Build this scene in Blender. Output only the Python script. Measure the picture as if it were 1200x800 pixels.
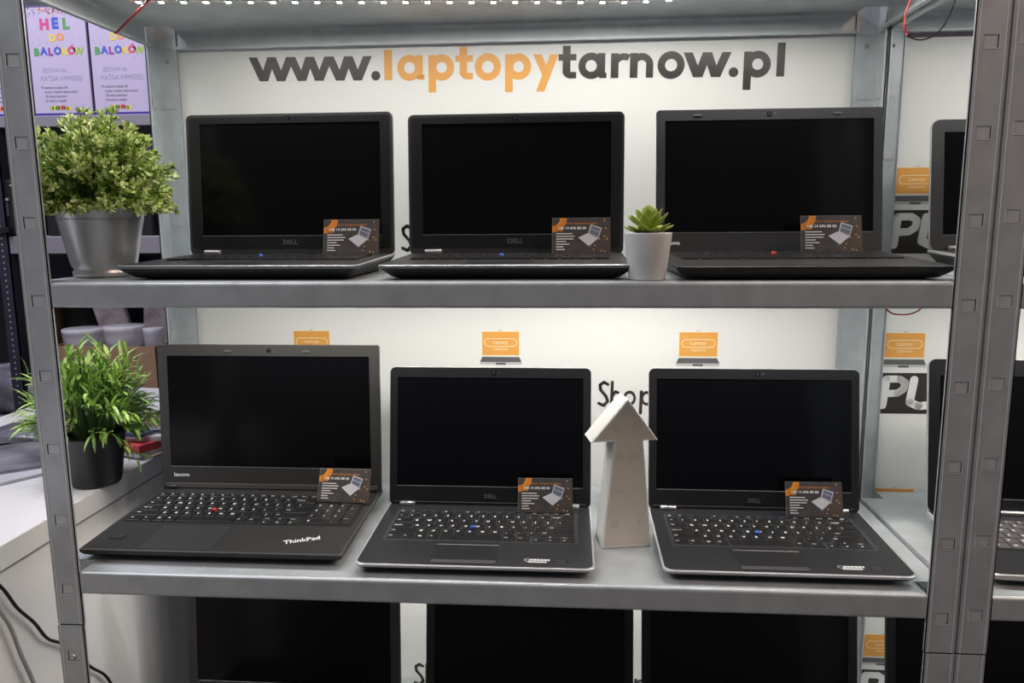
import bpy, math, random
from mathutils import Vector, Matrix
# all working coordinates are millimetres; the upper shelf surface of the front rack is z = 0, front face y = 0
S = 0.001
Z0 = 1400.0                      # height of the upper shelf above the floor
R = math.radians
scn = bpy.context.scene
for o in list(bpy.data.objects): bpy.data.objects.remove(o)

# ------------------------------------------------------------------ camera
cam = bpy.data.cameras.new('camera')
cam.sensor_fit = 'HORIZONTAL'; cam.sensor_width = 36.0; cam.lens = 905.0/1200*36
cam.clip_start = 0.02; cam.clip_end = 60
cam_o = bpy.data.objects.new('camera', cam); scn.collection.objects.link(cam_o)
M = Matrix.Rotation(R(4.29), 3, 'Z') @ Matrix.Rotation(R(-9.05), 3, 'X') @ Matrix.Rotation(R(0.42), 3, 'Y')
Mc = M @ Matrix.Rotation(R(90), 3, 'X')
cam_o.matrix_world = Matrix.Translation(Vector((683.3, -970.24, 79.04+Z0))*S) @ Mc.to_4x4()
scn.camera = cam_o
# ------------------------------------------------------------------ world, shop lights, exposure
w = bpy.data.worlds.new('world'); scn.world = w; w.use_nodes = True
bg = w.node_tree.nodes['Background']; bg.inputs[0].default_value = (0.93, 0.95, 1.0, 1); bg.inputs[1].default_value = 0.095
def area(name, loc, size, power, color, aim):
    l = bpy.data.lights.new(name, 'AREA'); l.shape = 'RECTANGLE'; l.size, l.size_y = size; l.energy = power; l.color = color
    o = bpy.data.objects.new(name, l); scn.collection.objects.link(o); o.location = Vector(loc)
    o.rotation_euler = (Vector(aim)-Vector(loc)).to_track_quat('-Z', 'Y').to_euler()
    return o
area('unseen_shop_lamp', (-1.0, -0.7, 3.1), (1.2, 0.3), 17, (0.93, 0.93, 1.0), (0.2, 0.6, 1.2))
area('unseen_shop_lamp', (2.5, -1.1, 3.1), (1.2, 0.3), 19, (1.0, 0.68, 0.50), (1.1, 0.0, 1.0))
area('unseen_shop_lamp', (-0.75, 0.25, 2.9), (1.2, 0.3), 26, (0.88, 0.87, 1.0), (-0.5, 0.6, 1.0))  # unseen lamp added to brighten the counter and background
scn.view_settings.view_transform = 'Standard'; scn.view_settings.look = 'None'
scn.view_settings.exposure = 0.0; scn.view_settings.gamma = 1.0; scn.view_settings.use_curve_mapping = False

# ------------------------------------------------------------------ materials
MATS = {}
def mat(name, col, rough=0.5, metal=0.0, spec=0.5, emit=None, es=0.0, trans=0.0, bump=0.0, bscale=40, vary=0.0, vscale=8, sss=0, aniso=0, coat=0, alpha=1, stretch=None, rvary=0):
    if name in MATS: return MATS[name]
    m = bpy.data.materials.new(name); m.use_nodes = True; nt = m.node_tree; b = nt.nodes['Principled BSDF']
    b.inputs['Base Color'].default_value = (*col, 1); b.inputs['Roughness'].default_value = rough
    b.inputs['Metallic'].default_value = metal; b.inputs['Specular IOR Level'].default_value = spec
    if coat: b.inputs['Coat Weight'].default_value = coat; b.inputs['Coat Roughness'].default_value = 0.1
    if trans: b.inputs['Transmission Weight'].default_value = trans
    if alpha < 1: b.inputs['Alpha'].default_value = alpha
    if sss:
        b.inputs['Subsurface Weight'].default_value = sss; b.inputs['Subsurface Radius'].default_value = (.02, .02, .018); b.inputs['Subsurface Scale'].default_value = 0.3
    if emit: b.inputs['Emission Color'].default_value = (*emit, 1); b.inputs['Emission Strength'].default_value = es
    if vary or bump or rvary:
        tc = nt.nodes.new('ShaderNodeTexCoord'); mp = nt.nodes.new('ShaderNodeMapping'); nt.links.new(tc.outputs['Object'], mp.inputs[0])
        if stretch: mp.inputs['Scale'].default_value = stretch
        if vary or rvary:
            n = nt.nodes.new('ShaderNodeTexNoise'); n.inputs['Scale'].default_value = vscale; n.inputs['Detail'].default_value = 5
            nt.links.new(mp.outputs[0], n.inputs['Vector'])
        if vary:
            r = nt.nodes.new('ShaderNodeValToRGB'); r.color_ramp.elements[0].position = .3; r.color_ramp.elements[1].position = .7
            r.color_ramp.elements[0].color = (*[max(0, c*(1-vary)) for c in col], 1); r.color_ramp.elements[1].color = (*[min(1, c*(1+vary)) for c in col], 1)
            nt.links.new(n.outputs['Fac'], r.inputs[0]); nt.links.new(r.outputs[0], b.inputs['Base Color'])
        if rvary:
            mr = nt.nodes.new('ShaderNodeMapRange'); mr.inputs['To Min'].default_value = rough-rvary; mr.inputs['To Max'].default_value = rough+rvary
            nt.links.new(n.outputs['Fac'], mr.inputs[0]); nt.links.new(mr.outputs[0], b.inputs['Roughness'])
        if bump:
            n2 = nt.nodes.new('ShaderNodeTexNoise'); n2.inputs['Scale'].default_value = bscale; n2.inputs['Detail'].default_value = 4
            nt.links.new(mp.outputs[0], n2.inputs['Vector'])
            bp = nt.nodes.new('ShaderNodeBump'); bp.inputs['Strength'].default_value = bump; bp.inputs['Distance'].default_value = 0.002
            nt.links.new(n2.outputs['Fac'], bp.inputs['Height']); nt.links.new(bp.outputs[0], b.inputs['Normal'])
    MATS[name] = m; return m
zinc   = mat('galvanised_steel', (.52, .56, .585), .42, .30, vary=.10, vscale=26, rvary=.06)
zincd  = mat('galvanised_steel_slot', (.54, .57, .59), .40, .3)
zince  = mat('galvanised_steel_edge_highlight', (.85, .87, .88), .35, .2)  # lighter zinc paints the bright edge lines on slot rims and ridges
zinct  = mat('galvanised_steel_tongue', (.62, .65, .67), .38, .3)
dark_gap = mat('coupling_dark_steel', (.12, .12, .13), .6, .6)  # dark steel used for the post couplings
bolt_m = mat('bolt_steel', (.6, .6, .62), .25, 1)
banner_w = mat('banner_vinyl_white', (.76, .765, .75), .38, bump=.25, bscale=5, spec=.4)
ink_d  = mat('banner_ink_dark', (.036, .031, .030), .32, spec=.4, bump=.25, bscale=5)
ink_o  = mat('banner_ink_orange', (.76, .36, .075), .38, bump=.25, bscale=5)
ink_c  = mat('banner_ink_cream', (.86, .74, .5), .4)
ink_g  = mat('banner_ink_grey', (.11, .11, .115), .4)
ink_lg = mat('banner_ink_light_grey', (.5, .5, .5), .4)
screen_m = mat('switched_off_display', (.0035, .0035, .0045), .16, spec=.22)
screen_b = mat('switched_off_display_bluish', (.0028, .0032, .0046), .16, spec=.22)
bez_dark = mat('bezel_dark_plastic', (.014, .014, .016), .42, spec=.4)
bez_grey = mat('bezel_grey_plastic', (.042, .042, .045), .5, spec=.4)
bez_tp  = mat('bezel_charcoal_plastic', (.05, .048, .046), .55, spec=.4)
bez_cov = mat('hinge_cover_lit_grey', (.11, .105, .10), .5)  # lighter than the bezel, paints the light caught on the cover's top
palm_tp = mat('palmrest_charcoal', (.028, .027, .027), .46, spec=.45, bump=.06, bscale=900)
palm_e  = mat('palmrest_soft_black', (.020, .020, .024), .42, spec=.5, bump=.06, bscale=900)
palm_g  = mat('palmrest_grey', (.075, .075, .08), .45, .4)
under   = mat('laptop_underside_black', (.010, .010, .011), .5)
key_m   = mat('key_black', (.011, .011, .012), .42, spec=.5)
key_well= mat('keyboard_well', (.008, .008, .009), .5)
pad_m   = mat('touchpad_grey', (.04, .04, .042), .38)
padb_m  = mat('touchpad_button_grey', (.085, .085, .095), .35)
padd_m  = mat('touchpad_dark', (.022, .022, .024), .35)
alu     = mat('brushed_aluminium', (.62, .62, .65), .28, 1)
silver  = mat('silver_rim', (.62, .62, .64), .3, .35)
dsilver = mat('dull_silver_edge', (.22, .22, .23), .4, .7)
white_i = mat('white_print', (.9, .9, .9), .5)
grey_i  = mat('grey_print', (.28, .28, .28), .5)
dgrey_i = mat('dark_grey_logo', (.20, .20, .21), .35, .5)
blue_i  = mat('blue_print', (.06, .16, .5), .5)
edge_m  = mat('edge_highlight_grey', (.20, .20, .21), .3)  # lighter grey paints the highlight lines along the lower bezel
red_m   = mat('red_rubber', (.62, .05, .04), .6)
blue_m  = mat('blue_rubber', (.05, .16, .55), .6)
lens_m  = mat('camera_glass', (.004, .004, .005), .1)
card_m  = mat('card_charcoal', (.075, .065, .064), .45, vary=.25, vscale=60, spec=.4)
card_b  = mat('card_brown_lines', (.20, .10, .045), .45)
card_o  = mat('card_orange', (.80, .27, .035), .45, vary=.3, vscale=120)
gold    = mat('card_gold', (.8, .55, .28), .4)
lap_w   = mat('card_picture_white', (.72, .72, .78), .5)
lap_s   = mat('card_picture_screen', (.16, .18, .26), .5)
pot_z   = mat('zinc_pot_metal', (.60, .61, .62), .3, .7, rvary=.08, vscale=6, stretch=(1, 1, .15), bump=.04, bscale=30)
pot_b   = mat('black_plastic_pot', (.012, .012, .014), .42)
pot_w   = mat('white_ceramic_pot', (.78, .78, .77), .35)
soil    = mat('dark_soil', (.02, .015, .01), .9)
pebble  = mat('white_pebbles', (.7, .7, .68), .6)
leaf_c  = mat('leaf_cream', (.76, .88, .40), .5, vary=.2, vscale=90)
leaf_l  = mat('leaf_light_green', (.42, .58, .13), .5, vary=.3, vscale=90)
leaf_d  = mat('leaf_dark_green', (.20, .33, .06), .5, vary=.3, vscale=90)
bam_l   = mat('long_leaf_light', (.45, .64, .15), .42, vary=.3, vscale=60)
bam_m   = mat('long_leaf_mid', (.22, .38, .09), .42, vary=.3, vscale=60)
stem_m  = mat('plant_stem', (.10, .17, .04), .6)
succ_m  = mat('succulent_leaf', (.38, .48, .08), .42, vary=.3, vscale=50, sss=.1)
arrow_s = mat('arrow_white_shell', (.90, .89, .87), .4, sss=.15)
arrow_f = mat('arrow_frosted_face', (.80, .74, .63), .3, sss=.1, coat=.2)
bulb_m  = mat('frosted_bulb', (.72, .66, .56), .3, coat=.3)
led_tape= mat('led_tape_white', (.7, .7, .68), .5)
led_e   = mat('led_glow', (1, 1, 1), .5, emit=(1.0, .965, .90), es=850)
wire_r  = mat('red_wire', (.5, .02, .02), .4)
wire_k  = mat('black_wire', (.01, .01, .01), .4)
wire_g  = mat('grey_cable', (.42, .42, .42), .5)
counter_m = mat('counter_white_laminate', (.83, .81, .80), .4, vary=.05, vscale=4, stretch=(1, .3, 1))
seam_m  = mat('counter_seam', (.25, .24, .23), .6)
wall_m  = mat('wall_grey_violet', (.09, .09, .12), .8, vary=.15, vscale=3)
floor_m = mat('floor_grey_tiles', (.16, .155, .15), .5, vary=.1, vscale=5)
box_m   = mat('cardboard_brown', (.28, .17, .10), .8, vary=.15, vscale=10)
poster_m= mat('printed_box_white', (.50, .44, .62), .5)
posterk = mat('printed_box_edge', (.10, .07, .16), .6)
purple  = mat('poster_purple', (.07, .04, .28), .5)
outl    = mat('poster_outline_grey', (.36, .32, .48), .5)
blackp  = mat('black_plastic', (.012, .012, .014), .45)
navy    = mat('navy_fabric', (.012, .012, .055), .8, vary=.3, vscale=12)
olive   = mat('dark_olive_fabric', (.02, .028, .02), .8)
cyan_m  = mat('cyan_carton', (.10, .36, .42), .6)
wrapm   = mat('wrapped_gift_paper', (.40, .33, .36), .35, vary=.6, vscale=22)
clear_p = mat('clear_tub_plastic', (.72, .70, .76), .18, alpha=.62)
bagm    = mat('plastic_bag_grey', (.16, .155, .19), .22, bump=1.0, bscale=28, vary=.35, vscale=9)
mag1    = mat('magazine_red', (.50, .06, .07), .35, vary=.7, vscale=14)
paper_m = mat('paper_white', (.62, .60, .64), .5, vary=.12, vscale=10)
magg    = mat('brochure_grey', (.22, .21, .23), .3, vary=.7, vscale=9)
paper_t = mat('paper_tan', (.42, .33, .26), .5, vary=.3, vscale=12)
magb    = mat('magazine_dark_blue', (.05, .06, .14), .4, vary=.6, vscale=14)
COL = {'r': mat('print_pink', (.62, .07, .25), .5), 'b': mat('print_blue', (.06, .12, .55), .5), 'g': mat('print_green', (.10, .33, .12), .5),
       'o': mat('print_orange', (.78, .30, .08), .5), 'y': mat('print_yellow', (.72, .56, .10), .5), 'p': mat('print_magenta', (.50, .10, .42), .5), 'l': mat('print_lime', (.34, .50, .08), .5), 'v': mat('print_violet', (.30, .05, .32), .5)}

# ------------------------------------------------------------------ mesh collector
class MB:
    def __init__(s): s.v = []; s.f = []; s.mi = []; s.mats = []; s.sm = []
    def _m(s, m):
        if m not in s.mats: s.mats.append(m)
        return s.mats.index(m)
    def add(s, vs, fs, m, T=None, smooth=False):
        n = len(s.v); k = s._m(m)
        for p in vs:
            p = Vector(p); s.v.append(T @ p if T is not None else p)
        for f in fs: s.f.append([n+i for i in f]); s.mi.append(k); s.sm.append(smooth)
    def box(s, a, b, m, T=None, ch=0):
        x0, y0, z0 = a; x1, y1, z1 = b
        if ch:
            # chamfered in plan and on the top/bottom rims
            s.loft([[(x0+c, y0+d), (x1-c, y0+d), (x1-d, y0+c), (x1-d, y1-c), (x1-c, y1-d), (x0+c, y1-d), (x0+d, y1-c), (x0+d, y0+c)] for c, d in ((ch*1.4, ch), (ch, 0), (ch, 0), (ch*1.4, ch))], [z0, z0+ch, z1-ch, z1], m, T)
            return
        vs = [(x, y, z) for z in (z0, z1) for y in (y0, y1) for x in (x0, x1)]
        s.add(vs, [(0, 2, 3, 1), (4, 5, 7, 6), (0, 1, 5, 4), (2, 6, 7, 3), (0, 4, 6, 2), (1, 3, 7, 5)], m, T)
    def loft(s, loops, zs, m, T=None, cap=True, smooth=False, mats=None, capm=None):
        n = len(loops[0]); vs = []; 
        for L, z in zip(loops, zs): vs += [(p[0], p[1], z if not callable(z) else z(p)) for p in L]
        for k in range(len(loops)-1):
            fs = [(k*n+i, k*n+(i+1) % n, (k+1)*n+(i+1) % n, (k+1)*n+i) for i in range(n)]
            sub = [vs[j] for j in range(k*n, (k+2)*n)]
            s.add(sub, [tuple(a-k*n for a in f) for f in fs], mats[k] if mats else m, T, smooth)
        if cap:
            s.add(vs[:n], [tuple(reversed(range(n)))], mats[0] if mats else m, T)
            s.add(vs[-n:], [tuple(range(n))], capm or m, T)
    def poly(s, pts, m, T=None): s.add(pts, [tuple(range(len(pts)))], m, T)
    def prism(s, pts, z0, z1, m, T=None): s.loft([pts, pts], [z0, z1], m, T)
    def lathe(s, prof, m, T=None, n=40, smooth=True):
        vs = []; fs = []
        for r, z in prof:
            for i in range(n): a = 2*math.pi*i/n; vs.append((r*math.cos(a), r*math.sin(a), z))
        for k in range(len(prof)-1):
            for i in range(n): fs.append((k*n+i, k*n+(i+1) % n, (k+1)*n+(i+1) % n, (k+1)*n+i))
        s.add(vs, fs, m, T, smooth)
    def disc(s, c, r, m, T=None, n=20):
        s.poly([(c[0]+r*math.cos(2*math.pi*i/n), c[1]+r*math.sin(2*math.pi*i/n), c[2] if len(c) > 2 else 0) for i in range(n)], m, T)
    def tube(s, pts, r, m, T=None, n=8):
        P = [Vector(p) for p in pts]; vs = []; fs = []
        for i, p in enumerate(P):
            d = (P[min(i+1, len(P)-1)]-P[max(i-1, 0)]).normalized()
            u = d.cross(Vector((0, 0, 1))); u = u.normalized() if u.length > 1e-3 else Vector((1, 0, 0)); q = d.cross(u)
            for k in range(n): a = 2*math.pi*k/n; vs.append(p+u*r*math.cos(a)+q*r*math.sin(a))
        for i in range(len(P)-1):
            for k in range(n): fs.append((i*n+k, i*n+(k+1) % n, (i+1)*n+(k+1) % n, (i+1)*n+k))
        fs += [tuple(range(n)), tuple(reversed(range((len(P)-1)*n, len(P)*n)))]
        s.add(vs, fs, m, T, True)
    # flat drawing in the local xy plane
    def bar(s, a, b, wd, m, T=None, cap=False):
        a = Vector((a[0], a[1])); b = Vector((b[0], b[1])); d = (b-a).normalized(); q = Vector((-d.y, d.x))*wd/2
        s.poly([(*(a-q), 0), (*(b-q), 0), (*(b+q), 0), (*(a+q), 0)], m, T)
        if cap:
            s.disc((a.x, a.y, 0), wd/2, m, T, 14); s.disc((b.x, b.y, 0), wd/2, m, T, 14)
    def line(s, pts, wd, m, T=None, cap=True):
        for a, b in zip(pts, pts[1:]): s.bar(a, b, wd, m, T, cap)
    def ring(s, c, ro, ri, m, T=None, a0=0, a1=360, n=32, sx=1):
        vs = []; 
        for i in range(n+1):
            a = R(a0+(a1-a0)*i/n); vs += [(c[0]+sx*ro*math.cos(a), c[1]+ro*math.sin(a), 0), (c[0]+sx*ri*math.cos(a), c[1]+ri*math.sin(a), 0)]
        s.add(vs, [(2*i+1, 2*i, 2*i+2, 2*i+3) for i in range(n)], m, T)
    def text(s, t, x, y, size, m, T=None, bold=0.0, align='LEFT', width=None):
        vs, fs = glyphs(t, bold)
        if not vs: return
        xs = [v[0] for v in vs]; x0, x1 = min(xs), max(xs); k = size; kx = size
        if width: kx = width/(x1-x0)
        off = {'LEFT': x-x0*kx, 'CENTER': x-(x0+x1)/2*kx, 'RIGHT': x-x1*kx}[align]
        s.add([(v[0]*kx+off, v[1]*k+y, 0) for v in vs], fs, m, T)
    def build(s, name, parent=None, origin=(0, 0, 0), loc=None, world=False):
        o3 = Vector(origin)
        me = bpy.data.meshes.new(name)
        me.from_pydata([(v-o3)*S for v in s.v], [], s.f)
        for m in s.mats: me.materials.append(m)
        me.polygons.foreach_set('material_index', s.mi); me.polygons.foreach_set('use_smooth', s.sm); me.update()
        o = bpy.data.objects.new(name, me); scn.collection.objects.link(o)
        if parent: o.parent = parent; o.location = (o3 if loc is None else Vector(loc))*S
        else: o.location = ((o3 if loc is None else Vector(loc))+Vector((0, 0, Z0)))*S
        return o
_g = {}
def glyphs(t, bold=0.0):
    k = (t, bold)
    if k in _g: return _g[k]
    cu = bpy.data.curves.new('t', 'FONT'); cu.body = t; cu.size = 1; cu.offset = bold; cu.resolution_u = 2; cu.fill_mode = 'FRONT'
    ob = bpy.data.objects.new('t', cu); scn.collection.objects.link(ob)
    dg = bpy.context.evaluated_depsgraph_get(); me = bpy.data.meshes.new_from_object(ob.evaluated_get(dg))
    r = ([tuple(v.co) for v in me.vertices], [tuple(p.vertices) for p in me.polygons])
    bpy.data.objects.remove(ob); bpy.data.curves.remove(cu); bpy.data.meshes.remove(me)
    _g[k] = r; return r
def rrect(x0, y0, x1, y1, r, n=5):
    out = []
    for cx, cy, a in ((x1-r, y0+r, -90), (x1-r, y1-r, 0), (x0+r, y1-r, 90), (x0+r, y0+r, 180)):
        for i in range(n+1): b = R(a+90*i/n); out.append((cx+r*math.cos(b), cy+r*math.sin(b)))
    return out
def tag(o, label=None, cat=None, group=None, kind=None):
    if label: o['label'] = label
    if cat: o['category'] = cat
    if group: o['group'] = group
    if kind: o['kind'] = kind
    return o
def empty(name, loc, rz=0, **k):
    o = bpy.data.objects.new(name, None); scn.collection.objects.link(o); o.empty_display_size = .02
    o.location = Vector((loc[0], loc[1], loc[2]+Z0))*S; o.rotation_euler = (0, 0, R(rz)); return tag(o, **k)
def copy_tree(o, parent=None):
    c = o.copy(); scn.collection.objects.link(c)
    if parent: c.parent = parent; c.matrix_parent_inverse = o.matrix_parent_inverse
    for ch in list(o.children): copy_tree(ch, c)
    return c
def place(o, loc, rz=None, **k):
    o.location = Vector((loc[0], loc[1], loc[2]+Z0))*S
    if rz is not None: o.rotation_euler = (0, 0, R(rz))
    return tag(o, **k)
FACE = Matrix(((1, 0, 0, 0), (0, 0, 1, 0), (0, 1, 0, 0), (0, 0, 0, 1)))     # local xy drawing -> world xz (z of drawing -> y)
def face(x, y, z): return Matrix.Translation((x, y, z)) @ Matrix(((1, 0, 0, 0), (0, 0, -1, 0), (0, 1, 0, 0), (0, 0, 0, 1)))
def flat(x, y, z, rz=0): return Matrix.Translation((x, y, z)) @ Matrix.Rotation(R(rz), 4, 'Z')

# ------------------------------------------------------------------ setting
b = MB(); b.box((-2600, -2600, -1430), (4200, 1560, -1400), floor_m); tag(b.build('floor', origin=(0, 0, -1400)), kind='structure')
b = MB(); b.box((-2600, 1500, -1400), (4200, 1560, 1700), wall_m); tag(b.build('wall_back', origin=(0, 1500, -1400)), kind='structure')

# ------------------------------------------------------------------ metal racks
W, D = 1147.0, 392.0
def post(sx, sy, z0, z1, slots):
    """angle-profile upright; sx -1 left / +1 right corner, sy -1 front / +1 rear; local origin at the outer corner"""
    b = MB(); fw = 38.0; t = 1.6
    def flange(fn):
        def bx(u0, u1, za, zb, d0, d1, m):
            vs = [fn(u, z, d) for z in (za, zb) for d in (d0, d1) for u in (u0, u1)]
            b.add(vs, [(0, 2, 3, 1), (4, 5, 7, 6), (0, 1, 5, 4), (2, 6, 7, 3), (0, 4, 6, 2), (1, 3, 7, 5)], m)
        bx(1.2, 11, z0, z1, 0, t, zinc); bx(28, fw, z0, z1, 0, t, zinc); bx(fw-1.2, fw, z0, z1, 0, 4.5, zinc)
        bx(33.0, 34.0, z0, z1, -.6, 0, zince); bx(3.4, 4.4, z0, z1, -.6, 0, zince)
        prev = z0
        for s_ in [s_ for s_ in slots if z0+12 < s_ < z1-12]:
            bx(11, 28, prev, s_-7.5, 0, t, zinc); prev = s_+7.5
            bx(10.5, 28.5, s_-8, s_+8, 2.0, 3.0, zincd)
            bx(11.8, 27.2, s_-7.2, s_+6.9, .9, 2.1, zinct)               # beam tongue sitting in the slot
            bx(10.4, 28.6, s_-8.4, s_-7.5, -.5, t, zince); bx(10.2, 11, s_-8.3, s_+7.5, -.4, t, zince)   # pressed rim, its highlight painted in lighter zinc
        bx(11, 28, prev, z1, 0, t, zinc)
    flange(lambda u, z, d: (-sx*u, -sy*d if False else (d if sy < 0 else -d), z))
    flange(lambda u, z, d: (-sx*d, (u if sy < 0 else -u), z))
    # folded outer corner
    b.box((min(0, -sx*1.4), min(0, -sy*1.4), z0), (max(0, -sx*1.4), max(0, -sy*1.4), z1), zinc)
    return b
def profile_x(b, prof, x0, x1, m, T=None):
    n = len(prof); vs = [(x0, y, z) for y, z in prof]+[(x1, y, z) for y, z in prof]
    fs = [(i, (i+1) % n, n+(i+1) % n, n+i) for i in range(n)]+[tuple(reversed(range(n))), tuple(range(n, 2*n))]
    b.add(vs, fs, m, T)
def beam_mesh(L):
    b = MB()
    outer = [(12, -1.2), (5, -1.2), (2.6, -1.8), (.9, -3.2), (.2, -5.5), (.2, -31), (.8, -33), (2.4, -34.2), (11, -34.2), (11, -30)]
    inner = [(9.8, -30), (9.8, -33), (2.8, -33), (1.7, -31), (1.4, -6), (2, -4), (3.4, -2.8), (5.2, -2.3), (12, -2.3)]
    profile_x(b, outer+inner, 0, L, zinc); return b
SLOTS = [-24+101.7*k for k in range(-14, 6)]
def make_rack(x_off, label, rear_left_clip=False):
    r = empty('storage_rack', (x_off, 0, -1400), label=label, cat='rack', group='galvanised steel storage racks')
    off = Vector((0, 0, 1400))
    for sx, x in ((-1, -38), (1, W+38)):
        for sy, y in ((-1, -1.5), (1, D)):
            for za, zb in ((-1400, -486), (-483.5, 520)):
                grow = .7 if zb < -480 else 0
                o = post(sx, sy, za, zb, [s_+(0 if sx < 0 else -5) for s_ in SLOTS]).build('upright_post', r, loc=(x+sx*grow, y+sy*grow, 1400))
            bb = MB()
            xa, xb = (x+1.8, x+37) if sx < 0 else (x-37, x-1.8)
            ya, yb_ = (y+1.8, y+37) if sy < 0 else (y-37, y-1.8)
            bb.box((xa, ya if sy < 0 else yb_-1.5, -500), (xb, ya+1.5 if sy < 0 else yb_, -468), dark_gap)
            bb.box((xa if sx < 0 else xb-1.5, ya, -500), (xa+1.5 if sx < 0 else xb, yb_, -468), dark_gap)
            bb.build('post_coupling', r, loc=(0, 0, 1400))
            bo = MB()
            Tb = Matrix.Translation((x-sx*19, y+(-.6 if sy < 0 else -2.2), -534)) @ Matrix.Rotation(R(90), 4, 'X')
            bo.lathe([(0, 2.2), (2.2, 2.0), (3.4, .8), (3.6, 0), (3.6, -6)], bolt_m, Tb, 14)
            bo.build('bolt', r, loc=(0, 0, 1400))
            if sy > 0:
                bo = MB(); bo.lathe([(0, 2.2), (2.2, 2.0), (3.4, .8), (3.6, 0), (3.6, -6)], bolt_m, Matrix.Translation((x-sx*19, y-2.4, 352)) @ Matrix.Rotation(R(90), 4, 'X'), 14)
                bo.build('bolt', r, loc=(0, 0, 1400))
    for zs in (405, 0, -405, -810, -1215):
        p = MB(); t = 1.2
        p.prism([(2, 4), (W-2, 4), (W-2, 2.5+36), (W+35, 38), (W+35, D-39), (W-2, D-39), (W-2, D-4), (2, D-4), (2, D-39), (-35, D-39), (-35, 38), (2, 38)], zs-t, zs, zinc)
        for xx in (W*.25, W*.5, W*.75): p.box((xx-28, 40, zs-10), (xx+28, D-40, zs-t), zinc) if zs < 400 else None
        sh = p.build('shelf', r, loc=(0, 0, 1400))
        a = beam_mesh(W-2); o = a.build('beam', sh, loc=(1, -1.2, zs+1))
        o2 = a.build('beam', sh, loc=(W-1, D+.2, zs+1)); o2.rotation_euler = (0, 0, math.pi)
        a2 = beam_mesh(D-80)
        o3 = a2.build('beam', sh, loc=(-36, D-40, zs+1)); o3.rotation_euler = (0, 0, -math.pi/2)
        o4 = a2.build('beam', sh, loc=(W+36, 40, zs+1)); o4.rotation_euler = (0, 0, math.pi/2)
    return r
XR2 = W+38+3+38
make_rack(0, 'galvanised steel storage rack filling most of the picture, with three shelves of laptops')
make_rack(XR2, 'galvanised steel storage rack cut off by the right edge, standing against the larger rack')

# ------------------------------------------------------------------ led strips
def led_strip(x_off, z, label, back=0):
    r = empty('led_strip', (x_off, 230+back, z), label=label, cat='light strip', group='led strips under the shelves')
    def yy(x): return 185+70*(x-114)/684.0 if x < 780 else 253-70*(x-780)/350
    t = MB(); pts = [i*20.0 for i in range(2, 57)]
    for a, c in zip(pts, pts[1:]):
        t.add([(a, yy(a)-4-230, 0), (c, yy(c)-4-230, 0), (c, yy(c)+4-230, 0), (a, yy(a)+4-230, 0), (a, yy(a)-4-230, .4), (c, yy(c)-4-230, .4), (c, yy(c)+4-230, .4), (a, yy(a)+4-230, .4)],
              [(0, 3, 2, 1), (4, 5, 6, 7), (0, 1, 5, 4), (3, 7, 6, 2)], led_tape)
    t.build('tape', r)
    c = MB()
    c.box((-3.2, -3.2, -1.5), (3.2, 3.2, 0), led_tape); c.poly([(-3, -3, -1.6), (-3, 3, -1.6), (3, 3, -1.6), (3, -3, -1.6)], led_e)
    first = None
    for k in range(34):
        x = 54+k*32.2
        if first is None: first = c.build('led', r); o = first
        else: o = first.copy(); scn.collection.objects.link(o); o.parent = r
        o.location = Vector((x, yy(x)-230, 0))*S
names = {405: 'top', 0: 'upper', -405: 'lower'}
for xo, rk in ((0, 'larger rack'), (XR2, 'right-hand rack')):
    for z in (405, 0, -405):
        led_strip(xo, z-(9 if z == 405 else 12.5), 'strip of warm white leds running under the %s shelf of the %s' % (names[z], rk), 75 if z == -405 else 0)

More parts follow.
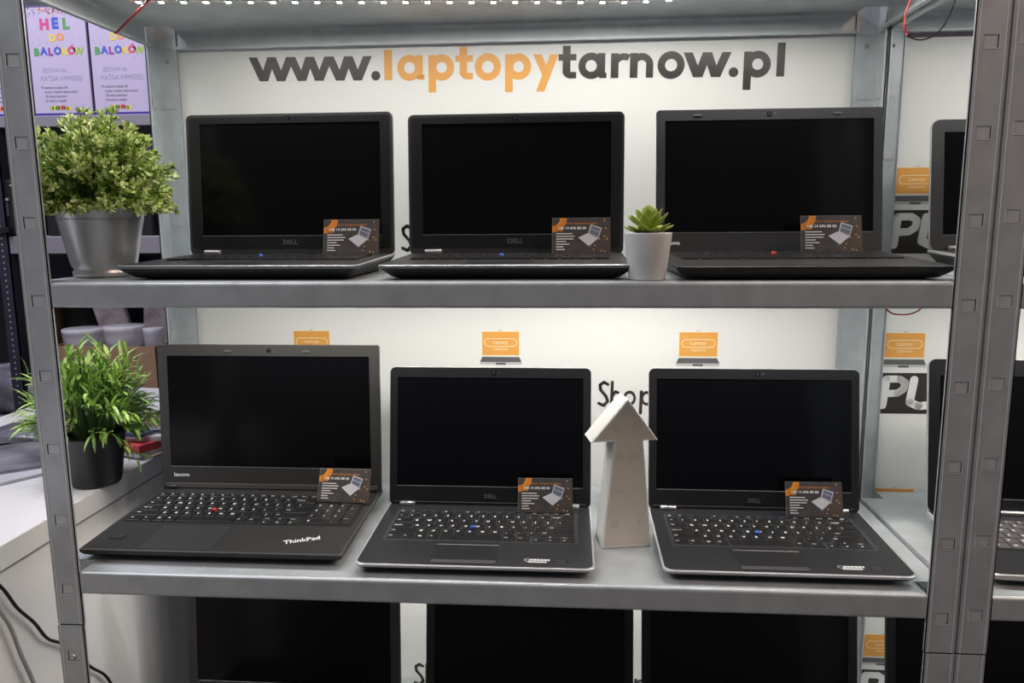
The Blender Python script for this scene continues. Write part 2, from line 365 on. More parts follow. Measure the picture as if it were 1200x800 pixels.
# ------------------------------------------------------------------ advertising banners
def wave(x, z): return .3*math.sin(x/95.0+.6)*math.sin(z/140.0+1)+.3*math.sin((x+z)/210.0)
def banner(x0, x1, ztop, zbot, columns, site, label):
    yb = D+7
    b = MB(); nx = int((x1-x0)/24); nz = int((ztop-zbot)/24)
    vs = [(x0+(x1-x0)*i/nx, yb, ztop+(zbot-ztop)*j/nz) for j in range(nz+1) for i in range(nx+1)]
    n = len(vs); vs += [(v[0], v[1]+.6, v[2]) for v in vs]
    fs = []
    for j in range(nz):
        for i in range(nx):
            a = j*(nx+1)+i; fs.append((a, a+nx+1, a+nx+2, a+1)); fs.append((n+a, n+a+1, n+a+nx+2, n+a+nx+1))
    b.add(vs, fs, banner_w, smooth=True)
    L = face(0, yb-.35, 0)        # drawing: x, y -> x, z
    L2 = face(0, yb-.6, 0); L3 = face(0, yb-.85, 0)
    if site:
        T_ = 13.5
        bl = lambda x: 319-(x-130)*.0110
        def TT(x): return L @ Matrix.Translation((x, bl(x), 0)) @ Matrix.Rotation(R(-.62), 4, 'Z')
        def ww(x, m, wd=67, h=40):
            T = TT(x); p = [(0, h), (.27*wd, 0), (.5*wd, h), (.73*wd, 0), (wd, h)]
            for (ax, az), (bx_, bz) in zip(p, p[1:]):
                hw = T_*.56; 
                if az < bz: ax, az, bx_, bz = bx_, bz, ax, az
                b.poly([(ax-hw, az, 0), (bx_-hw, bz, 0), (bx_+hw, bz, 0), (ax+hw, az, 0)], m, T)
        def bb(T, x, z0_, z1_, m, wd=T_): b.poly([(x, z0_, 0), (x+wd, z0_, 0), (x+wd, z1_, 0), (x, z1_, 0)], m, T)
        def la(x, m, wd=47):
            T = TT(x); b.ring((22, 20), 21.5, 9.5, m, T, sx=1.0); bb(T, 33, 3, 40.5, m, 12.5)
            b.poly([(33, 8, 0), (36, 0, 0), (48, 0, 0), (48, 9, 0)], m, T)
        def lp(x, m):
            T = TT(x); bb(T, 0, -21, 40.5, m, 13); b.ring((23, 20), 21.5, 9, m, T)
        def lt(x, m):
            T = TT(x); bb(T, 7, 8, 53, m, 13); bb(T, 0, 29, 39.5, m, 30); b.ring((19.5, 12.5), 12.5, 2, m, T, 180, 290, 12)
            b.poly([(17, 0, 0), (30, 0, 0), (30, 10.5, 0), (19, 10.5, 0)], m, T)
        def lo(x, m): b.ring((22.5, 20), 22.5, 10, m, TT(x))
        def ly(x, m):
            T = TT(x); b.poly([(0, 39.5, 0), (14.5, 39.5, 0), (27, 10, 0), (19, -2, 0)], m, T); b.poly([(29, 39.5, 0), (43, 39.5, 0), (19, -21, 0), (5, -21, 0)], m, T)
        def lr(x, m):
            T = TT(x); bb(T, 0, 0, 40, m, 13); b.ring((22, 18), 22, 11, m, T, 60, 170, 12)
        def ln(x, m):
            T = TT(x); bb(T, 0, 0, 40, m, 13); b.ring((19.5, 20.5), 19.5, 8, m, T, 0, 180, 16); bb(T, 27, 0, 21, m, 12)
        for x in (131, 199, 267): ww(x, ink_d)
        for x in (348, 955): b.disc((x, bl(x)+7.5), 8, ink_d, L)
        bb(TT(363), 0, 0, 50, ink_o, 14); la(385, ink_o); lp(440, ink_o); lt(487, ink_o); lo(520, ink_o); lp(572, ink_o); ly(620, ink_o)
        lt(663, ink_d); la(696, ink_d); lr(751, ink_d); ln(783, ink_d); lo(829, ink_d); ww(879, ink_d, 64); lp(971, ink_d); bb(TT(1025), 0, 0, 54, ink_d, 13)
    for cx in columns:
        for zt in (158, -122, -403, -685):
            w2 = 33.0
            T = L @ Matrix.Translation((cx, zt, 0)); U = L2 @ Matrix.Translation((cx, zt, 0)); U3 = L3 @ Matrix.Translation((cx, zt, 0))
            q = lambda pts, m, T: b.poly([(x, z, 0) for x, z in pts], m, T)
            def clip(p): return p
            q([(-w2-1.5, -44), (w2+1.5, -44), (w2+1.5, 1.5), (-w2-1.5, 1.5)], ink_c, T)
            q([(-w2, -42.5), (w2, -42.5), (w2, 0), (-w2, 0)], ink_o, U)
            q([(-4, 1.5), (4, 1.5), (4, 3.2), (-4, 3.2)], ink_lg, T)
            # outlined capsule and words
            for sy_ in (-12.5, -26.5): b.bar((-22, sy_), (22, sy_), 1.3, ink_c, U3)
            b.ring((-22, -19.5), 7.65, 6.35, ink_c, U3, 90, 270, 12); b.ring((22, -19.5), 7.65, 6.35, ink_c, U3, -90, 90, 12)
            b.text('Laptopy', 0, -21.5, 8.5, ink_c, U3, .01, 'CENTER', 27); b.text('TARNÓW', 0, -34, 6.5, ink_c, U3, .005, 'CENTER', 27)
            q([(-w2-5, -55.5), (w2+5, -55.5), (w2+.5, -46), (-w2-.5, -46)], ink_g, T)
            q([(-w2-5, -60), (w2+5, -60), (w2+5, -55.5), (-w2-5, -55.5)], ink_lg, T)
            q([(-9, -60.5), (9, -60.5), (9, -56.5), (-9, -56.5)], ink_g, U)
            # black rounded plate with PL
            pl = rrect(-44, -143, 86, -70, 12); b.poly([(x, z, 0) for x, z in pl], ink_d, T)
            c1 = banner_w
            b.line([(-27, -82), (-31, -128)], 14, c1, U); b.line([(-27, -81), (-4, -81), (5, -87), (3, -99), (-7, -106), (-24, -107)], 12.5, c1, U)
            b.line([(20, -82), (15, -122), (30, -129), (48, -127)], 14, c1, U)
            # Shop lettering
            k = ink_d
            b.line([(-158, -95), (-165, -91), (-172, -96), (-171, -105), (-161, -117), (-158, -126), (-165, -134), (-174, -130)], 5.6, k, T)
            b.line([(-150, -91), (-151, -134)], 5.6, k, T); b.line([(-151, -118), (-144, -108), (-137, -112), (-137, -133)], 5.2, k, T)
            b.ring((-119, -120), 14, 8.2, k, T, sx=.82)
            b.line([(-98, -108), (-99, -147)], 5.6, k, T); b.ring((-88, -120), 13.5, 8, k, T, sx=.8)
            b.disc((-68, -131), 4, k, T)
    # clip printed parts to the banner, then let everything follow its soft waves
    v2 = []
    for v in b.v:
        v = Vector((min(max(v.x, x0+.5), x1-.5), v.y+wave(v.x, v.z), v.z)); v2.append(v)
    b.v = v2
    return tag(b.build('advertising_banner', origin=((x0+x1)/2, yb, zbot)), label, 'banner', 'white vinyl banners behind the racks')
banner(-20, W+30, 373, -1180, [212-348, 212, 560, 911][1:], True, 'white vinyl banner with the large web address, hanging behind the larger rack')
banner(XR2-30, XR2+W+30, 366, -1180, [1264, 1612, 1960], False, 'white vinyl banner behind the right-hand rack, with big white PL letters on black')

# ------------------------------------------------------------------ laptops
ROWS_D = [
 [('Esc', 1), ('F1', 1), ('F2', 1), ('F3', 1), ('F4', 1), ('F5', 1), ('F6', 1), ('F7', 1), ('F8', 1), ('F9', 1), ('F10', 1), ('F11', 1), ('F12', 1), ('Home', 1), ('End', 1), ('Del', 1)],
 [('~', 1)]+[(c, 1) for c in '1234567890-=']+[('Backspace', 2)],
 [('Tab', 1.5)]+[(c, 1) for c in 'QWERTYUIOP[]']+[('\\', 1.5)],
 [('Caps Lock', 1.75)]+[(c, 1) for c in "ASDFGHJKL;'"]+[('Enter', 2.25)],
 [('Shift', 2.25)]+[(c, 1) for c in 'ZXCVBNM,./']+[('Shift', 2.75)],
 [('Ctrl', 1.25), ('Fn', 1), ('Win', 1), ('Alt', 1), ('', 5), ('Alt', 1.1), ('Ctrl', 1.1), ('', -3.55)]]
def make_keyboard(root, sp, top):
    x0, x1, y0, y1 = sp['keys']; full = sp.get('numpad'); 
    wb = MB(); ws = [rrect(x0-4, y0-4, x1+4, y1+3, 3, 3)]*2
    wb.loft(ws, [lambda p: top(p[1])-.6, lambda p: top(p[1])+.15], sp.get('well', key_well))
    kb = wb.build('keyboard', root)
    main1 = x0+(x1-x0)*(15/19.25) if full else x1
    u = (main1-x0)/15.0; rowh = (y1-y0)/(5.6)
    km = sp.get('keymat', key_m); lm = sp.get('legend', white_i)
    def key(xa, ya, xb, yb_, t, g=.8):
        b = MB(); xa += g; xb -= g; ya += g*.8; yb_ -= g*.8; r = 1.3
        ins = .7
        h = sp.get('keyh', 1.7)
        b.loft([rrect(xa, ya, xb, yb_, r, 2), rrect(xa+.1, ya+.1, xb-.1, yb_-.1, r, 2), rrect(xa+ins, ya+ins, xb-ins, yb_-ins, r, 2)],
               [lambda p: top(p[1])+.1, lambda p: top(p[1])+h-.5, lambda p: top(p[1])+h], km)
        if t:
            zz = top((ya+yb_)/2)+h+.12; H = yb_-ya
            sl = math.atan2(top(yb_)-top(ya), yb_-ya)
            T = Matrix.Translation((0, (ya+yb_)/2, zz)) @ Matrix.Rotation(sl, 4, 'X')
            small = len(t) > 1
            if t == 'Win':
                for dx in (0, 2.6):
                    for dy in (0, 2.0): b.poly([(xa+5+dx, dy-1, 0), (xa+7.2+dx, dy-1, 0), (xa+7.2+dx, dy+.7, 0), (xa+5+dx, dy+.7, 0)], lm, T)
            elif small: b.text(t, xa+2.2, (0.5 if H > 10 else -1), 3.8 if len(t) < 4 else 3.2, blue_i if (t in ('F2', 'F3', 'F5', 'F8', 'F9', 'F10', 'PgUp', '^', '<') and sp.get('blue')) else lm, T, .04)
            else: b.text(t, xa+3.0, -1.2, 6.4, lm, T, .05)
        b.build('key', kb, origin=((xa+xb)/2, (ya+yb_)/2, top((ya+yb_)/2)))
    y = y1
    for ri, row in enumerate(ROWS_D):
        h = rowh*(.6 if ri == 0 else 1); x = x0; yy = y-h
        su = (main1-x0)/16.0 if ri == 0 else u
        for t, wd in row:
            if wd > 0: key(x, yy, x+wd*su, y, t)
            x += abs(wd)*su
        if ri == 5:
            ax = main1-3.4*u
            for k in range(3):
                aw = 3.4*u/3
                key(ax+k*aw, yy+h/2-(2 if full else 0), ax+(k+1)*aw, y, ['PgUp', '^', 'PgDn'][k], .6)
                key(ax+k*aw, yy-(4 if full else 0), ax+(k+1)*aw, yy+h/2-(2 if full else 0), ['<', 'v', '>'][k], .6)
        if full:
            nx = main1+.25*u; pad = [['Calc', 'Lock', 'Vol', 'Mute'], ['Num', '/', '*', '-'], ['7', '8', '9', '+'], ['4', '5', '6', ''], ['1', '2', '3', ''], ['0', '', '.', 'Enter']][ri]
            for k in range(4):
                if pad[k] == '': continue
                wd = 2 if pad[k] == '0' else 1; nh = 0
                ya = yy
                if pad[k] == '+': ya = yy-rowh
                yt = y
                if pad[k] == 'Enter': yt = y+rowh
                if ri == 3 and k == 3 or ri == 4 and k == 3: continue
                key(nx+k*u, ya, nx+(k+wd)*u, yt, pad[k])
        y = yy
    # pointing stick between G, H and B
    px = x0+u*(1.75+5)-.0; py = y1-rowh*(.6+1+1+.92); s = MB()
    s.lathe([(3.6, 0), (3.6, 2.6), (4.2, 3.2), (3.8, 4.4), (2, 4.8), (0, 4.8)], sp['stick'], Matrix.Translation((px, py, top(py)+1)), 16)
    s.build('pointing_stick', kb)
def flat_keyboard(root, sp, top):
    """laptops whose keyboards are seen edge-on: one low block of keys"""
    x0, x1, y0, y1 = sp['keys']; b = MB()
    b.loft([rrect(x0-3, y0-3, x1+3, y1+3, 3, 3)]*2, [lambda p: top(p[1])-.6, lambda p: top(p[1])+.1], key_well)
    kb = b.build('keyboard', root); u = (x1-x0)/15; rh = (y1-y0)/6
    for r in range(6):
        c = MB(); xx = x0+(r % 3)*u*.0; n = 15 if r else 15
        widths = [1]*15 if r in (0, 1) else [1.5]+[1]*12+[1.5] if r == 2 else [1.75]+[1]*11+[2.25] if r == 3 else [2.25]+[1]*10+[2.75] if r == 4 else [1.25, 1, 1, 1, 5, 1, 1, 1.25, 1.25, 1.25]
        ya = y1-(r+1)*rh
        for wd in widths:
            k = MB(); k.loft([rrect(xx+.7, ya+.7, xx+wd*u-.7, ya+rh-.7, 1.2, 2), rrect(xx+1.4, ya+1.4, xx+wd*u-1.4, ya+rh-1.4, 1.2, 2)], [lambda p: top(p[1]), lambda p: top(p[1])+2.4], sp.get('keymat', key_m))
            k.bar((xx+4, ya+rh*.6), (xx+8, ya+rh*.6), 1.6, white_i, Matrix.Translation((0, 0, top(ya)+2.6)))
            k.build('key', kb, origin=(xx+wd*u/2, ya+rh/2, top(ya)))
            xx += wd*u
    s = MB(); s.lathe([(3.4, 0), (3.4, 3.4), (0, 4.6)], sp['stick'], Matrix.Translation((x0+u*6.75, y1-rh*3.6, top(y1)+.6)), 12); s.build('pointing_stick', kb)

def make_laptop(sp):
    w_, d_ = sp['w'], sp['d']; tf, tb = sp['tf'], sp['tb']; r = sp.get('r', 9)
    root = empty('laptop', (0, 0, 0))
    top = lambda y: tf+(tb-tf)*min(1, max(0, y/d_))
    # base: loops from underside to palm rest
    b = MB(); ru = sp.get('under_inset', 14)
    def L(i, rr): return rrect(i, i, w_-i, d_-i*.3, max(rr, .5), 6)
    body = sp['rim']
    loops = [L(ru+4, r), L(ru, r), L(3.5, r), L(.6, r), L(0, r), L(0, r), L(1.4, r), L(2.6, r)]
    rt = sp.get('rim_h', 3.2)
    zs = [lambda p: 2.2, lambda p: 3.2, lambda p: top(p[1])-rt-4.5, lambda p: top(p[1])-rt-1.2, lambda p: top(p[1])-rt, lambda p: top(p[1])-.9, lambda p: top(p[1])-.2, lambda p: top(p[1])]
    b.loft(loops, zs, sp['palm'], None, True, False, [under, under, under, body, body, sp.get('lip', body), sp.get('lip', sp['palm']) if sp.get('lip') else body], sp['palm'])
    for fx in (ru+18, w_-ru-18):
        for fy in (ru+14, d_-24): b.lathe([(6, 0), (6, 3)], under, Matrix.Translation((fx, fy, 0)), 12, False); b.disc((fx, fy, 0), 6, under)
    base = b.build('base', root)
    (make_keyboard if sp.get('detail') else flat_keyboard)(root, sp, top)
    # touchpad
    tx0, tx1, ty0, ty1 = sp['pad']; t = MB()
    t.loft([rrect(tx0-1.4, ty0-1.4, tx1+1.4, ty1+1.4, 1.5, 2)]*2, [lambda p: top(p[1])-.5, lambda p: top(p[1])+.05], under)
    t.loft([rrect(tx0, ty0, tx1, ty1, 1.5, 2)]*2, [lambda p: top(p[1])-.4, lambda p: top(p[1])+.16], sp.get('padm', pad_m))
    if sp.get('pad_line'): t.box((tx0, ty1-1, top(ty1)), (tx1, ty1+.2, top(ty1)+.7), silver)
    tp = t.build('touchpad', root)
    if sp.get('buttons'):
        mid = (tx0+tx1)/2
        for xa, xb in ((tx0+.6, mid-.5), (mid+.5, tx1-.6)):
            k = MB(); k.loft([rrect(xa, ty0+.4, xb, ty0+11, 1, 2)]*2, [lambda p: top(p[1]), lambda p: top(p[1])+.8], padb_m); k.build('touchpad_button', tp, origin=((xa+xb)/2, ty0+5, top(ty0)))
            k = MB(); k.loft([rrect(xa, ty1+2, xb, ty1+9, 1, 2)]*2, [lambda p: top(p[1]), lambda p: top(p[1])+.7], padd_m); k.build('touchpad_button', tp, origin=((xa+xb)/2, ty1+5, top(ty1)))
    for st in sp.get('stickers', []): st(root, top)
    # lid
    lh = sp['lh']; hy = sp['hy']; hz = top(hy)-1.5; lr = sp.get('lr', 9)
    lo = MB(); TL = face(0, 0, 0)            # drawing xy -> x,z with local z -> -y
    li = sp.get('lid_inset', 0)
    back = sp['lidback']
    def LL(i): return rrect(li+i, 0+i, w_-li-i, lh-i, lr, 6)
    lo.loft([LL(1.8), LL(.5), LL(0), LL(0), LL(.6)], [-8.0, -7.2, -5, -1.2, -.2], back, TL, True, False, None, sp['bez'])
    lid = lo.build('lid', root, loc=(0, hy, hz)); lid.rotation_euler = (-R(sp['tilt']), 0, 0)
    ml, mr, mt, mb_ = sp['margins']
    def frame(o_, i_, za, zb, m):
        f = MB(); n = len(o_)
        vs = [(x, y, za) for x, y in o_]+[(x, y, zb) for x, y in o_]+[(x, y, zb) for x, y in i_]+[(x, y, za) for x, y in i_]
        fs = []
        for k in range(3): fs += [(k*n+i, k*n+(i+1) % n, (k+1)*n+(i+1) % n, (k+1)*n+i) for i in range(n)]
        f.add(vs, fs, m, TL); return f
    ow, oh = li, 0
    f = frame(rrect(li+1, 1, w_-li-1, lh-1, lr-1, 6), rrect(ml, mb_, w_-mr, lh-mt, .8, 6), -.4, 1.3, sp['bez'])
    f.prism([(ml, mb_-.2), (w_-mr, mb_-.2), (w_-mr, mb_+.9), (ml, mb_+.9)], .4, 1.55, edge_m, TL)
    if sp.get('edge_line'): f.prism([(li+8, 6), (w_-li-8, 6), (w_-li-8, 6.8), (li+8, 6.8)], 1.2, 1.7, edge_m, TL)
    bz = f.build('bezel', lid)
    s = MB(); s.loft([rrect(ml-1, mb_-1, w_-mr+1, lh-mt+1, .8, 1)]*2, [-.3, .35], sp.get('scr', screen_m), TL); s.build('screen', lid)
    if sp.get('inner_glossy'):   # glossy black surround inside a grey frame
        g = sp['inner_glossy']; ff = frame(rrect(g, g+6, w_-g, lh-g, 5, 6), rrect(ml-.05, mb_-.05, w_-mr+.05, lh-mt+.05, .8, 6), 1.2, 1.7, bez_dark); ff.build('screen_surround', bz)
    wc = MB(); cx = w_*sp.get('camx', .52); zc = lh-mt*.5
    wc.prism(rrect(cx-3.4, zc-3.2, cx+3.4, zc+3.2, 1.2, 3), 1.2, 2.0, lens_m, TL); wc.ring((cx, zc), 2.0, 1.4, dgrey_i, face(0, -2.1, 0)); wc.disc((cx+9, zc, 0), .8, grey_i, face(0, -1.5, 0))
    wc.build('webcam', lid)
    for fx in sp.get('latches', []):
        q = MB(); q.prism(rrect(fx-6, lh-mt*.62, fx+6, lh-mt*.62+3, .8, 2), 1.2, 2.4, dsilver, TL); q.prism(rrect(fx-5, lh-mt*.62-1.6, fx+5, lh-mt*.62, .6, 2), 1.25, 1.6, under, TL); q.build('latch', lid)
    lt_, lx, lz, ls, lm_, lw = sp['logo']
    q = MB(); q.text(lt_, lx, lz, ls, lm_, face(0, -1.95, 0), .04, 'CENTER', lw); q.build('brand_lettering', lid)
    if sp.get('low_step'):
        q = MB(); q.prism(rrect(li+6, 3, w_-li-6, 10.5, 1, 2), 1.2, 4.4, bez_cov, TL); q.build('hinge_cover', lid)
    for hx0, hx1 in sp.get('hinges', []):
        h = MB(); Th = Matrix.Translation((hx0, hy-3.5, top(hy)+2.2)) @ Matrix.Rotation(R(90), 4, 'Y')
        h.lathe([(0, 0), (4.2, 0), (4.6, .6), (4.6, hx1-hx0-.6), (4.2, hx1-hx0), (0, hx1-hx0)], sp.get('hingem', alu), Th, 16); h.build('hinge', root)
    if sp.get('badge'): sp['badge'](lid)
    return root

def tp_marks(root, top):
    q = MB(); T = Matrix.Translation((292, 30, top(30)+.2)) @ Matrix.Rotation(math.atan(8/250), 4, 'X') @ Matrix.Rotation(R(22), 4, 'Z'); q.text('ThinkPad', 0, 0, 17, white_i, T, .02, 'LEFT', 52); q.build('brand_lettering', root)
    q = MB(); T = flat(24, 42, top(42)+.45, 0)
    q.poly([(0, -8, 0), (22, -8, 0), (22, 8, 0), (0, 8, 0)], under, T)
    T2 = flat(24, 42, top(42)+.6, 0)
    for i in range(3): q.bar((3, 5-i*4), (18, 5-i*4), 1, dgrey_i, T2)
    q.build('sticker', root)
def tp_reader(root, top):
    pass
def dell_stickers(root, top):
    q = MB(); T = flat(236, 22, top(22)+.3, 0)
    q.ring((3, 2), 4.2, 3.2, white_i, T); q.bar((7, 3), (34, 3), 5, white_i, T); q.bar((4, -3.5), (30, -3.5), 3.6, white_i, T)
    T2 = flat(236, 22, top(22)+.4, 0)
    for i in range(5): q.bar((10+i*5, 3), (12+i*5, 3), 2.6, grey_i, T2)
    q.build('sticker', root)
    q = MB(); T = flat(276, 20, top(20)+.3, 0); q.poly([(0, -5, 0), (19, -5, 0), (19, 8, 0), (0, 8, 0)], under, T)
    T2 = flat(276, 20, top(20)+.42, 0)
    for i in range(3): q.bar((3, 5-i*4), (16, 5-i*4), 1, dgrey_i, T2)
    q.build('sticker', root)

THINK = dict(w=386, d=250, tf=19, tb=27, r=3.5, rim=bez_tp, rim_h=5, palm=palm_tp, bez=bez_tp, lidback=bez_tp, lh=251, hy=238, tilt=3.8, lr=4, scr=screen_m,
             margins=(17, 17, 19, 39), keys=(13, 371, 98, 208), numpad=True, detail=True, stick=red_m, pad=(84, 190, 6, 86), padm=pad_m, latches=[125, 261], camx=.51,
             logo=('lenovo', 36, 22, 9.5, white_i, 28), low_step=True, hinges=[(6, 30), (356, 380)], hingem=bez_dark, stickers=[tp_marks])
E7 = dict(w=332, d=226, tf=16, tb=20, r=13, rim=silver, rim_h=3.0, palm=palm_e, bez=bez_dark, lidback=silver, lh=228, hy=217, tilt=9.6, lr=9, scr=screen_b,
          margins=(13, 13, 17, 32), keys=(25, 306, 82, 190), detail=True, blue=True, well=mat('keyboard_lattice_sheen', (.05, .05, .054), .35), stick=blue_m, keyh=1.1, pad=(105, 196, 8, 68), padm=padd_m, buttons=True, pad_line=True, camx=.52,  # lighter well colour stands in for the gloss between the keys
          edge_line=True, logo=('DELL', 168, 14, 9.5, dgrey_i, 20), hinges=[(19, 44), (288, 313)], stickers=[dell_stickers])
E6 = dict(w=334, d=222, tf=20, tb=26, r=8, rim=dsilver, rim_h=3.0, palm=palm_tp, bez=bez_grey, lidback=dsilver, lh=215, hy=210, tilt=4.0, lip=silver, lr=9, under_inset=16, scr=screen_m,
          margins=(22, 20, 15, 30), inner_glossy=5, keys=(26, 308, 85, 180), stick=blue_m, hingem=mat('hinge_grey_metal', (.35, .34, .34), .4, .5), pad=(115, 200, 8, 60), padm=padd_m, camx=.5,
          logo=('DELL', 167, 17, 10, dgrey_i, 24), hinges=[(26, 52), (282, 308)])
L4 = dict(w=338, d=232, tf=18, tb=27, r=4, rim=under, rim_h=4, palm=palm_tp, bez=bez_grey, lidback=bez_dark, lh=218, hy=224, tilt=8, lr=5, under_inset=12, scr=screen_m,
          margins=(13, 14, 17, 30), keys=(20, 318, 95, 198), stick=red_m, pad=(110, 205, 10, 66), camx=.5, latches=[62, 270],
          logo=('lenovo', 22, 12, 9, white_i, 28))
H8 = dict(w=338, d=226, tf=17, tb=22, r=14, rim=silver, rim_h=6, palm=palm_e, bez=bez_dark, lidback=silver, lh=243, hy=212, tilt=9.4, lr=11, scr=screen_m,
          margins=(17, 17, 26, 24), keys=(22, 316, 82, 182), keymat=mat('key_grey', (.11, .10, .105), .4), detail=True, stick=blue_m, pad=(100, 200, 6, 66), lid_inset=0,
          logo=('hp', 169, 9, 9, dgrey_i, 12), hinges=[(40, 298)])
G6 = dict(E6); G6.update(w=337, lh=204, rim=silver, lidback=silver, hy=208, tilt=7.5, bez=bez_grey, inner_glossy=None, margins=(19, 19, 20, 24), lr=13)
grp_low = 'open laptops on the lower shelf'; grp_up = 'open laptops on the upper shelf'; grp_bot = 'laptops on the bottom shelf'
o = make_laptop(THINK); place(o, (-20.5, 31.5, -405), .1, label='charcoal laptop with number pad, red pointing stick and white lettering on its palm rest', cat='laptop', group=grp_low)
o2 = copy_tree(o); place(o2, (4, 18, -810), 0, label='leftmost laptop on the bottom shelf, charcoal bezel, mostly below the frame', cat='laptop', group=grp_bot)
for ch in o2.children:
    if ch.name.startswith('lid'): ch.rotation_euler = (-R(5), 0, 0); ch.location.z += .010
e = make_laptop(E7); place(e, (387.6, 13.6, -405), 0, label='black laptop with silver rim between the charcoal laptop and the white arrow', cat='laptop', group=grp_low)
e2 = copy_tree(e); place(e2, (811, 17.5, -405), -.2, label='black laptop with silver rim right of the white arrow, beside the right posts', cat='laptop', group=grp_low)
E7b = dict(E7); E7b.update(w=358, lh=230, hy=226, d=236, r=6, lr=5, rim=under, lidback=bez_dark, detail=False, keys=(30, 328, 85, 190), hinges=[(20, 46), (312, 338)], logo=('DELL', 179, 14, 9.5, dgrey_i, 20), stickers=[], margins=(15, 15, 17, 32), scr=screen_m, well=key_well)
f = make_laptop(E7b); place(f, (437, 12, -810), 0, label='middle laptop on the bottom shelf, thin black bezel, only its lid in view', cat='laptop', group=grp_bot)
f2 = copy_tree(f); place(f2, (809, 12, -810), 0, label='third laptop along the bottom shelf, black bezel, below the silver-rimmed laptop right of the arrow', cat='laptop', group=grp_bot)
f3 = copy_tree(f); place(f3, (1213, 12, -810), 0, label='laptop on the bottom shelf of the right-hand rack, seen either side of the double posts', cat='laptop', group=grp_bot)
E6['lh'] = 221; g = make_laptop(E6); place(g, (72, 30, 0), -.5, label='grey-framed laptop beside the metal plant pot on the upper shelf', cat='laptop', group=grp_up)
E6['lh'] = 215; g2 = make_laptop(E6); place(g2, (432, 26, 0), 0, label='grey-framed laptop in the middle of the upper shelf, left of the succulent', cat='laptop', group=grp_up)
l4 = make_laptop(L4); place(l4, (818, 12, 0), .6, label='square-cornered black laptop right of the succulent on the upper shelf', cat='laptop', group=grp_up)
g6 = make_laptop(G6); place(g6, (1240, 80, 0), -1, label='laptop with rounded silver lid edge on the upper shelf, half hidden by the right posts', cat='laptop', group=grp_up)
h8 = make_laptop(H8); place(h8, (1238, 29, -405), -3.2, label='silver-edged laptop with grey keys cut off by the right edge of the picture', cat='laptop', group=grp_low)

# ------------------------------------------------------------------ business cards
def make_card():
    b = MB(); w_, h_ = 87.0, 54.0
    b.prism(rrect(0, 0, w_, h_, .6, 1), 0, .5, card_m, FACE)
    q = lambda pts, m, e: b.poly([(x, z, 0) for x, z in pts], m, face(0, -e, 0))
    # white edge line
    for a, c in (((0, h_-.3), (w_, h_-.3)), ((.3, 0), (.3, h_))): b.bar(a, c, .5, grey_i, face(0, -.06, 0))
    F1, F2, F3 = face(0, -.08, 0), face(0, -.2, 0), face(0, -.3, 0)
    b.ring((0, h_), 22, 12, card_o, F1, 270, 360, 14); b.disc((13, h_-16, 0), 4.5, card_o, F2); b.disc((18, h_-6, 0), 3.6, card_o, F2)
    for k in range(7): b.bar((58+k*5, 1), (min(w_-1, 58+k*5+26*.8), min(h_-2, 1+40-k*5)) if k < 6 else (w_-1, 6), .7, card_b, F1)
    for k in range(4): b.bar((w_-9+k*2, 20+k*4), (w_-2, 32+k*5), .6, card_b, F1)
    for x, z in ((78, 50), (80, 38), (78, 26), (82, 22), (64, 12), (73, 4), (78, 3), (62, 6), (70, 22)): b.disc((x, z, 0), 1.1, gold, F2, 8)
    b.text('ShopPL Laptopy poleasingowe', 20, 44.5, 3.6, card_o, F2, .01, 'LEFT', 48)
    b.text('+48 14 696 88 00', 8, 36.5, 5.6, white_i, F3, .035, 'LEFT', 43)
    for k, L_ in enumerate((24, 28, 26, 15, 20, 11, 13)): b.bar((6, 30-k*4), (6+L_, 30-k*4), 1.5, white_i, F2)
    # little picture of an open laptop
    b.poly([(54, 31, 0), (39, 24, 0), (55, 11, 0), (69, 23, 0)], lap_w, F1)
    b.poly([(54, 31, 0), (57.5, 44, 0), (74, 38.5, 0), (69, 23, 0)], lap_w, F2)
    b.poly([(55.6, 31, 0), (58.6, 42, 0), (72.4, 37.3, 0), (68.3, 24.6, 0)], lap_s, F3)
    b.bar((57.5, 37), (70.5, 32), .8, lap_w, face(0, -.38, 0))
    return b
cd = make_card().build('business_card')
GRP = 'dark business cards leaning on the laptops'
def card(o, x, y, z, rz, lean, roll, label):
    o.location = Vector((x, y, z+Z0))*S; o.rotation_euler = (-R(lean), R(roll), R(rz)); tag(o, label, 'card', GRP)
C_ = lambda: (lambda c: (scn.collection.objects.link(c), c)[1])(cd.copy())
card(cd, 272, 212, -376.8, -2, 24, 0, 'business card leaning on the charcoal laptop with the number pad')
card(C_(), 603, 199, -383.0, 1, 18, 0, 'business card on the silver-rimmed laptop left of the white arrow')
card(C_(), 1022, 203, -383.0, 1, 18, 0, 'business card on the silver-rimmed laptop right of the white arrow')
card(C_(), 306, 196, 26.8, 0, 14, 0, 'business card on the upper-shelf laptop nearest the metal plant pot')
card(C_(), 657, 192, 26.8, 0, 14, 0, 'business card on the upper-shelf laptop left of the succulent')
card(C_(), 1020, 190, 27.4, 0, 14, 0, 'business card on the upper-shelf laptop right of the succulent')

